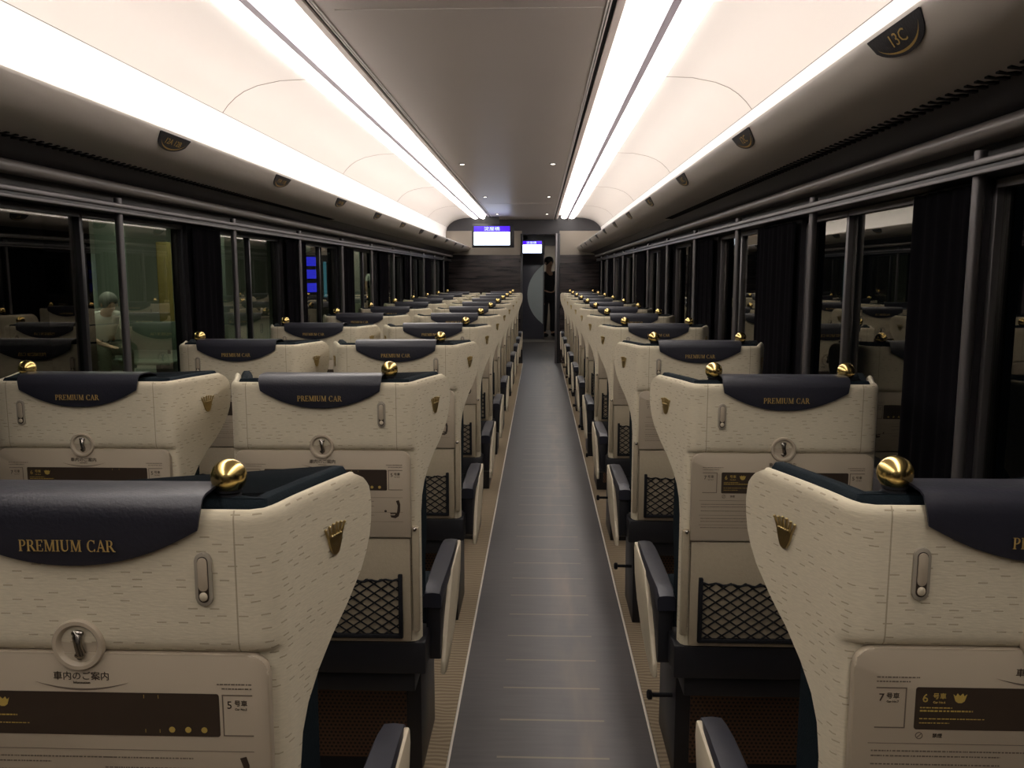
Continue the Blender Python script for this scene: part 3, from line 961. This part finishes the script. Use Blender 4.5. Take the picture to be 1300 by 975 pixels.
def make_seat(kind):
    """kind: 'single' (aisle on -x), 'aisle' (aisle on +x), 'window' (window on -x)"""
    t = thing('train_seat', 'x', 'train seat')
    ballsides = {'single': (-1, 1), 'aisle': (1,), 'window': (-1,)}[kind]
    armsides = {'single': (-1, 1), 'aisle': (1, -1), 'window': (-1,)}[kind]
    aisle = {'single': -1, 'aisle': 1, 'window': -1}[kind]
    sh = obj('back_shell', SH['shell'], M['fabric'], t, smooth=50)
    obj('back_cushion', SH['pad'], M['teal'], t, smooth=60)
    cv = obj('headrest_cover', cover_bm(), M['navy'], t, smooth=60)
    bm = B(); serif_text(bm, 'PREMIUM CAR', .0125, .104, lambda u, v, q: Vector((u, -.0234 - q, 1.0845 + v)))
    obj('lettering', bm, M['gold'], cv, smooth=0)
    for sg in ballsides:
        bm = B(); ball(bm, (sg * .153, .04, 1.1455), .0198, 32, 20)
        bl = obj('grab_ball', bm, M['brass'], t, smooth=180)
        bm = B(); lathe(bm, [(.0165, 1.110), (.0165, 1.122), (.0135, 1.124), (.0120, 1.127), (.0145, 1.129), (.0140, 1.137)], (sg * .153, .04, 0), n=20)
        obj('ball_neck', bm, M['black'], bl)
    # hook slot beside the cover
    bx = aisle * .142
    bm = B(); prism(bm, rrect(.0185, .060, .009, 6), lambda u, v, q: Vector((bx + u, q, 1.046 + v)), -.0165, -.010, bev=.0012)
    hk = obj('coat_hook_bezel', bm, M['greyplastic'], t)
    bm = B(); prism(bm, rrect(.0115, .051, .0056, 6), lambda u, v, q: Vector((bx + u, q, 1.046 + v)), -.0170, -.0160)
    obj('hook_slot', bm, M['print'], hk)
    bm = B(); prism(bm, rrect(.0100, .037, .0048, 6), lambda u, v, q: Vector((bx + u, q, 1.052 + v)), -.0185, -.0166, bev=.0006)
    obj('hook_lever', bm, M['tray'], hk)
    bm = B(); ball(bm, (bx, -.018, 1.0275), .0046, 12, 8, (1, .55, 1.1)); obj('hook_tip', bm, M['clad'], hk)
    # emblem(s) on the wings
    for sg in (-1, 1):
        obj('crown_emblem', crown_bm(wing_fn(sg)), M['bronze'], t, smooth=40)
    # tray table
    zt, zb = .960, .750
    bm = B()
    pl = rrect(.414, zt - zb, .022, 8, (1, 1, 0, 0))
    prism(bm, pl, lambda u, v, q: Vector((u, q, (zt + zb) / 2 + v)), PB, -.001, bev=.0028)
    tr = obj('tray_table', bm, M['tray'], t, smooth=40)
    tray_prints(tr)
    # round latch recess
    bm = B(); lathe(bm, [(.0285, .004), (.0290, -.0025), (.0275, -.0045), (.0235, -.0045), (.0210, -.002), (.0200, .001), (.001, .0015)], (0, -.0135, .970), axis='y', n=36)
    lt = obj('latch_ring', bm, M['tray'], t, smooth=45)
    bm = B()
    tube(bm, [(-.002, -.0135, .985), (.0, -.0165, .980), (.001, -.0175, .970), (.003, -.0165, .961), (.0, -.0135, .955)], [.004, .0052, .0042, .0050, .0035], 10)
    ball(bm, (0, -.0150, .983), .0056, 12, 8, (1.3, .6, .7)); ball(bm, (.001, -.0155, .958), .0052, 12, 8, (1.2, .6, .7))
    obj('latch_lever', bm, M['chrome'], lt, smooth=60)
    # lower back panel
    bm = B(); box(bm, -.203, .203, -.010, -.0005, .489, .746, .003); lp = obj('lower_panel', bm, M['panel'], t)
    for sg in (-1, 1):
        # side arms that carry the tray, with a pale pivot on top
        bm = B(); box(bm, sg * .2155 - .0085, sg * .2155 + .0085, -.012, .004, .515, .775, .004); ar = obj('tray_arm', bm, M['panel'], t)
        bm = B(); ball(bm, (sg * .2145, -.013, .771), .0052, 12, 8); obj('pivot_cap', bm, M['chrome'], ar)
    # net pocket
    bm = B()
    x0, x1, z0, z1 = -.178, .178, .507, .648
    dx, dz = .0345, .0235
    def clip(p, q):
        # Liang-Barsky
        d = (q[0] - p[0], q[1] - p[1]); u0, u1 = 0, 1
        for pp, qq in ((-d[0], p[0] - x0), (d[0], x1 - p[0]), (-d[1], p[1] - z0), (d[1], z1 - p[1])):
            if pp == 0:
                if qq < 0: return None
            else:
                r = qq / pp
                if pp < 0: u0 = max(u0, r)
                else: u1 = min(u1, r)
        if u0 >= u1: return None
        return (p[0] + u0 * d[0], p[1] + u0 * d[1]), (p[0] + u1 * d[0], p[1] + u1 * d[1])
    Hh = z1 - z0; sl = dx / dz
    k = -8
    while k < 20:
        for sg in (1, -1):
            xs = x0 + k * dx
            p = (xs, z0); q = (xs + sg * Hh * sl, z1)
            c = clip(p, q)
            if c:
                (ax, az), (bx_, bz) = c
                dd = Vector((bx_ - ax, 0, bz - az)); 
                if dd.length > .004:
                    nn = Vector((-dd.z, 0, dd.x)).normalized() * .0018
                    vs = [Vector((ax, 0, az)) + nn, Vector((bx_, 0, bz)) + nn, Vector((bx_, 0, bz)) - nn, Vector((ax, 0, az)) - nn]
                    f0 = [bm.verts.new(v + Vector((0, -.0165 - .0006 * sg, 0))) for v in vs]; f1 = [bm.verts.new(v + Vector((0, -.0150 - .0006 * sg, 0))) for v in vs]
                    bm.faces.new(f0); bm.faces.new(f1)
                    for i in range(4): bm.faces.new([f0[i], f0[(i + 1) % 4], f1[(i + 1) % 4], f1[i]])
        k += 1
    # elastic top edge with small scallops
    pts = [(x0 + (x1 - x0) * i / 42, -.017, z1 + .0022 * math.cos(2 * PI * i * 10 / 42) - .006 * (1 - (2 * i / 42 - 1) ** 2)) for i in range(43)]
    tube(bm, pts, .0026, 6)
    net = obj('net_pocket', bm, M['black'], t, smooth=0)
    bm = B()
    box(bm, x0 - .0055, x0 + .0045, -.0195, -.0095, z0 - .004, z1 + .012, .002); box(bm, x1 - .0045, x1 + .0055, -.0195, -.0095, z0 - .004, z1 + .012, .002)
    box(bm, x0 - .0055, x1 + .0055, -.0195, -.0095, z0 - .0065, z0 + .004, .002)
    obj('pocket_frame', bm, M['black'], net)
    # base
    bm = B(); box(bm, -.235, .235, .0, .115, .400, .484, .006); box(bm, -.205, .205, .02, .50, .345, .398, .004); obj('seat_base', bm, M['base'], t)
    bm = B(); box(bm, -.205, .205, .118, .56, .400, .462, .02, 4); obj('seat_cushion', bm, M['teal'], t, smooth=60)
    bm = B(); box(bm, -.19, .19, .22, .50, .0, .345, .004); pd = obj('pedestal', bm, M['base'], t)
    bm = B(); box(bm, -.15, .15, .213, .222, .05, .33); obj('vent_grille', bm, M['grille'], pd, smooth=0)
    # armrests
    for sg in armsides:
        xc = sg * .243
        n = 12
        bm = B()
        rings = []
        for i in range(n + 1):
            q = i / n; y = .075 + .455 * q
            zt_ = .588 - .006 * q - .012 * max(0, (q - .8) / .2) ** 2 - .010 * max(0, (.08 - q) / .08) ** 2
            w = .0225 + .003 * math.sin(PI * q)
            th = .020 + .018 * (1 - q)
            sec = [(-w, zt_ - .008), (-w + .004, zt_ - .001), (0, zt_ + .001), (w - .004, zt_ - .001), (w, zt_ - .008), (w, zt_ - th), (-w, zt_ - th)]
            rings.append([Vector((xc + u * 1, y, z)) for u, z in sec])
        loft(bm, rings); am = obj('armrest', bm, M['arm'], t, smooth=40)
        bm = B()
        prof = [(.09, .556), (.50, .564), (.485, .50), (.40, .44), (.25, .40), (.12, .385), (.085, .40)]
        prism(bm, prof, lambda u, v, q: Vector((q, u, v)), xc - .018, xc + .018, bev=.003)
        obj('arm_body', bm, M['base'], am)
        bm = B()
        prof = [(.285, .566), (.518, .572), (.524, .54), (.50, .48), (.43, .425), (.32, .385), (.20, .362), (.12, .352), (.078, .362), (.082, .395), (.13, .44), (.20, .50)]
        o0, o1 = (xc + sg * .0185, xc + sg * .0300)
        prism(bm, prof, lambda u, v, q: Vector((q, u, v)), min(o0, o1), max(o0, o1), bev=.004)
        obj('arm_cladding', bm, M['clad'], am, smooth=40)
    if kind == 'single':
        bm = B()
        lathe(bm, [(.006, 0), (.006, -.055), (.013, -.057), (.014, -.066), (.009, -.070)], (-.190, .27, .215), axis='x', n=14)
        obj('foot_pedal', bm, M['black'], t)
    return t

SH = {}
def children(o): return [c for c in bpy.data.objects if c.parent == o]
def copy_tree(root):
    r = root.copy(); C.objects.link(r)
    for ch in KIDS[root.name]:
        c = ch[0].copy(); C.objects.link(c); c.parent = r
        for g in ch[1]:
            d = g.copy(); C.objects.link(d); d.parent = c
    return r
KIDS = {}
ORD = ['first', 'second', 'third', 'fourth', 'fifth', 'sixth', 'seventh', 'eighth', 'ninth', 'tenth', 'eleventh']
def rowtxt(k): return 'nearest row' if k == 0 else ('farthest row' if k == NROW - 1 else '%s row away' % ORD[k])
SEATS = [('window', -1.079, 'cream window seat at the left windows, gold ball on its window side, %s', 'seats beside the left windows'),
         ('aisle', -.508, 'cream seat left of the aisle, one gold ball by the aisle, %s', 'seats just left of the aisle'),
         ('single', .562, 'cream single seat right of the aisle with two gold balls, %s', 'single seats right of the aisle')]
for kind, x, lab, grp in SEATS:
    SH['shell'] = make_shell(); SH['pad'] = make_pad()
    proto = make_seat(kind)
    KIDS[proto.name] = [(c, children(c)) for c in children(proto)]
    for k in range(NROW):
        o = proto if k == 0 else None
        if k: o = copy_tree(proto)
        dy = (-.026 if x < 0 else .015) if k == 0 else 0
        dx = (.008 if x < 0 else -.003) if k == 0 else 0
        o.location = (x + dx, ROW0 + PITCH * k + dy, 0)
        o['label'] = lab % rowtxt(k); o['group'] = grp

# ------------------------------------------------------------------ people
def skinmesh(name, verts, edges, radii, material, parent, sub=2, root=0):
    me = bpy.data.meshes.new(name); me.from_pydata([Vector(v) for v in verts], edges, [])
    o = bpy.data.objects.new(name, me); C.objects.link(o)
    md = o.modifiers.new('s', 'SKIN')
    sv = me.skin_vertices[0].data
    for i, r in enumerate(radii):
        sv[i].radius = (r, r) if not isinstance(r, tuple) else r
        sv[i].use_root = (i == root)
    m2 = o.modifiers.new('sub', 'SUBSURF'); m2.levels = sub; m2.render_levels = sub
    dg = bpy.context.evaluated_depsgraph_get(); dg.update()
    nm = bpy.data.meshes.new_from_object(o.evaluated_get(dg))
    o.modifiers.clear(); o.data = nm; bpy.data.meshes.remove(me)
    nm.materials.clear(); nm.materials.append(material); nm.shade_smooth()
    o.parent = parent
    return o

def person(label, loc, rz, pose, top, bottom, hairm, lean=0):
    t = thing('person', label, 'person', loc, rz)
    if pose == 'stand':
        J = dict(pel=(0, 0, .93), che=(0, .01, 1.28), neck=(0, 0, 1.46), head=(0, -.02, 1.62))
        legs = lambda s: [(s * .10, 0, .88), (s * .105, -.02, .50), (s * .11, .02, .09), (s * .12, -.12, .04)]
        arms = lambda s: [(s * .19, 0, 1.40), (s * .235, .02, 1.12), (s * .22, -.08, .88), (s * .215, -.10, .80)]
    else:
        J = dict(pel=(0, 0, .50), che=(0, -.13, .80), neck=(0, -.24, .93), head=(0, -.34, 1.03))
        legs = lambda s: [(s * .10, -.06, .50), (s * .13, -.46, .50), (s * .13, -.42, .10), (s * .14, -.55, .05)]
        arms = lambda s: [(s * .18, -.19, .88), (s * .23, -.25, .66), (s * .14, -.42, .58), (s * .10, -.48, .56)]
    V = [J['pel'], J['che'], J['neck']]; R_ = [.115, .125, .055]; E = [(0, 1), (1, 2)]
    for s in (-1, 1):
        L = legs(s); b = len(V); V += L; R_ += [.085, .058, .04, .035]; E += [(0, b), (b, b + 1), (b + 1, b + 2), (b + 2, b + 3)]
        A = arms(s); b = len(V); V += A; R_ += [.05, .038, .026, .03]; E += [(1, b), (b, b + 1), (b + 1, b + 2), (b + 2, b + 3)]
        # fingers
        h = Vector(A[3]); d = (h - Vector(A[2])).normalized()
        for q in range(5):
            off = Vector(((q - 2) * .013, 0, 0)); ln = (.05, .07, .075, .07, .055)[q]
            b2 = len(V); V += [tuple(h + off + d * .03), tuple(h + off * 1.3 + d * (.03 + ln * .6)), tuple(h + off * 1.3 + d * (.03 + ln) + Vector((0, -.01, -.008)))]; R_ += [.009, .008, .007]
            E += [(b + 3, b2), (b2, b2 + 1), (b2 + 1, b2 + 2)]
    # head as part of the same body
    hx = Vector(J['head']); b = len(V)
    V += [tuple(hx + Vector((0, .01, -.06))), tuple(hx + Vector((0, 0, .02))), tuple(hx + Vector((0, .005, .085)))]; R_ += [.068, .088, .06]
    E += [(2, b), (b, b + 1), (b + 1, b + 2)]
    b2 = len(V); V += [tuple(hx + Vector((0, -.095, -.005)))]; R_ += [.014]; E += [(b + 1, b2)]
    skinmesh('body', V, E, R_, M['skin'], t)
    # clothing
    V = [J['pel'], J['che'], tuple(Vector(J['neck']) + Vector((0, 0, -.03)))]; R_ = [.135, .145, .075]; E = [(0, 1), (1, 2)]
    for s in (-1, 1):
        A = arms(s); b = len(V)
        if top == 'shirt': V += [A[0], tuple(Vector(A[0]).lerp(Vector(A[1]), .75))]; R_ += [.066, .058]; E += [(1, b), (b, b + 1)]
        else: V += A[:3]; R_ += [.066, .052, .042]; E += [(1, b), (b, b + 1), (b + 1, b + 2)]
    skinmesh('top', V, E, R_, M['shirt'] if top == 'shirt' else M['darkcloth'], t)
    V = [tuple(Vector(J['pel']) + Vector((0, 0, -.01)))]; R_ = [.142]; E = []
    for s in (-1, 1):
        L = legs(s); b = len(V); V += L[:3]; R_ += [.1, .072, .058]; E += [(0, b), (b, b + 1), (b + 1, b + 2)]
    skinmesh('trousers', V, E, R_, M[bottom], t)
    for s in (-1, 1):
        L = legs(s); bm = B(); c = (Vector(L[2]) + Vector(L[3])) / 2
        ball(bm, (c.x, c.y - .01, .045), .05, 14, 10, (.95, 2.6, .9)); obj('shoe', bm, M['black'], t, smooth=180)
    bm = B(); ball(bm, hx + Vector((0, .022, .035)), .108, 18, 12, (.93, 1.02, .98)); obj('hair', bm, hairm, t, smooth=180)
    bm = B()
    for s in (-1, 1): ball(bm, hx + Vector((s * .088, .0, -.01)), .02, 8, 6, (.5, .8, 1.3))
    obj('ear', bm, M['skin'], t, smooth=180)
    bm = B()
    for s in (-1, 1): ball(bm, hx + Vector((s * .032, -.086, .012)), .009, 8, 6)
    box(bm, hx.x - .022, hx.x + .022, hx.y - .090, hx.y - .080, hx.z - .058, hx.z - .052)
    obj('face_features', bm, M['darkcloth'], t, smooth=180)
    return t
# figure behind the far door
person('person in dark clothes standing in the passage behind the half-open far door', (.20, 18.3, .0), .5, 'stand', 'coat', 'darkcloth', M['blackhair'])

# ------------------------------------------------------------------ station platform outside the left windows
bm = B(); box(bm, -9.0, -1.75, -4, 34, -.25, -.05); struct('floor_platform', bm, M['concrete'])
bm = B(); box(bm, -9.1, -9.0, -4, 34, -.05, 3.6); struct('wall_platform', bm, M['tile'])
bm = B(); box(bm, -9.0, -1.75, -4, 34, 3.3, 3.4); struct('ceiling_platform', bm, M['dark'])
PZ = -.05
t = thing('platform_bench', 'green bench on the platform under the seated person in white', 'bench', (-5.22, 9.7, PZ))
bm = B(); box(bm, -.9, .9, -.22, .24, .36, .395, .012); obj('bench_seat', bm, M['benchm'], t)
bm = B(); box(bm, -.9, .9, .24, .28, .5, .85, .012); obj('bench_back', bm, M['benchm'], t)
for x in (-.75, .75):
    bm = B(); box(bm, x - .03, x + .03, -.18, .26, 0, .37, .004); obj('leg', bm, M['darkalu'], t)
person('grey-haired person in a white shirt sitting hunched on the platform bench', (-5.22, 9.62, PZ + .05), .9, 'sit', 'shirt', 'olive', M['greyhair'])
person('person in black standing on the platform behind the first black curtain', (-5.35, 12.7, PZ), .6, 'stand', 'coat', 'darkcloth', M['blackhair'])
person('person in a white top standing far along the platform', (-5.0, 25.0, PZ), .3, 'stand', 'shirt', 'olive', M['blackhair'])
t = thing('notice_board', 'pale green white notice board above the seated person', 'notice board', (-6.62, 12.3, 1.25), .9)
bm = B(); box(bm, -.24, .24, -.02, .02, -.42, .42, .01); obj('board', bm, M['board'], t)
bm = B(); box(bm, -.03, .03, .0, .05, -1.3, -.40); obj('post', bm, M['darkalu'], t)
bm = B(); box(bm, -.20, .20, -.024, -.019, -.36, .30); obj('poster', bm, mat('poster_paper', (.60, .68, .62), .5, noise=(5, .1)), t)
t = thing('yellow_sign', 'tall narrow yellowish wooden sign standing on the platform', 'sign', (-6.65, 14.6, PZ), .5)
bm = B(); box(bm, -.12, .12, -.03, .03, .55, 1.98, .01); obj('sign_board', bm, M['wood2'], t)
bm = B(); box(bm, -.025, .025, -.02, .02, 0, .56); obj('post', bm, M['darkalu'], t)
t = thing('platform_blocker', 'large black boxy kiosk added on the platform to darken the nearest left window', 'blocker', (-3.55, 4.9, PZ))  # added black box that keeps the nearest left pane dark
bm = B(); box(bm, -.75, .75, -.25, .25, 0, 2.6, .02); obj('blocker_body', bm, M['pillar'], t)
bm = B(); box(bm, -.78, .78, -.28, .28, 2.6, 2.68, .01); obj('blocker_cap', bm, M['darkalu'], t)
# platform columns
M['column'] = mat('grey_green_column', (.20, .24, .20), .5, noise=(3, .1))
for i, (x, y) in enumerate(((-6.35, 12.2), (-6.3, 16.0), (-5.9, 20.6), (-5.6, 25.4))):
    t = thing('platform_column', 'square grey-green platform column outside the left windows, %s from the camera' % ORD[i], 'column', (x, y, PZ), group='platform columns')
    bm = B(); box(bm, -.16, .16, -.16, .16, 0, 3.34, .02); obj('shaft', bm, M['column'], t)
    bm = B(); box(bm, -.2, .2, -.2, .2, 0, .12, .01); obj('plinth', bm, M['darkalu'], t)
SB = mat('blue_screen', (0, 0, 0), .3, emit=((.04, .04, 1.0), 1.5), noise=(3, .1)); SC = mat('cyan_strip', (0, 0, 0), .3, emit=((.15, .5, .7), .45), noise=(3, .1))
t = thing('vending_machine', 'vending machine with blue lit front on the platform outside the left windows', 'vending machine', (-5.02, 18.6, PZ), .9)
bm = B(); box(bm, -.42, .42, 0, .6, 0, 1.9, .02); obj('cabinet', bm, M['darkalu'], t)
for z in (1.02, 1.32, 1.60):
    bm = B(); box(bm, -.36, .02, -.01, .004, z, z + .2, .004); obj('blue_window', bm, SB, t)
bm = B(); box(bm, .20, .28, -.01, .004, .9, 1.7, .003); obj('cyan_panel', bm, SC, t)
LP = mat('platform_lamp', (.9, .9, .9), .5, emit=((1.0, 1.0, .84), 46.0), noise=(5, .01))
for i, y in enumerate((5.0, 9.5, 14.0, 18.5, 23.0)):
    t = thing('platform_lamp', 'strip light on the platform ceiling outside the left windows, %s from the camera' % ORD[i], 'ceiling light', (-5.0, y, 3.3), group='platform strip lights')
    bm = B(); box(bm, -.09, .09, -1.2, 1.2, -.06, -.03, .008); obj('tube', bm, LP, t)
    bm = B(); box(bm, -.11, .11, -1.25, 1.25, -.035, 0, .004); obj('fitting', bm, M['alu'], t)

# ------------------------------------------------------------------ world, camera, colour
w = bpy.data.worlds.new('night'); sc.world = w; w.use_nodes = True
w.node_tree.nodes['Background'].inputs[0].default_value = (.02, .022, .03, 1)
w.node_tree.nodes['Background'].inputs[1].default_value = .05

f = 1050.0
cam = bpy.data.cameras.new('camera'); co = bpy.data.objects.new('camera', cam); C.objects.link(co)
cam.sensor_width = 36; cam.sensor_fit = 'HORIZONTAL'; cam.lens = 36 * f / 1300
th = math.atan(139.5 / f); ps = math.atan(35 * math.cos(th) / f)
co.location = (0, 0, ZC); co.rotation_euler = (PI / 2 - th, 0, ps)
cam.clip_start = .02
sc.camera = co
sc.view_settings.view_transform = 'Standard'; sc.view_settings.look = 'None'
sc.view_settings.gamma = 1; sc.view_settings.use_curve_mapping = False
sc.view_settings.exposure = 0.10
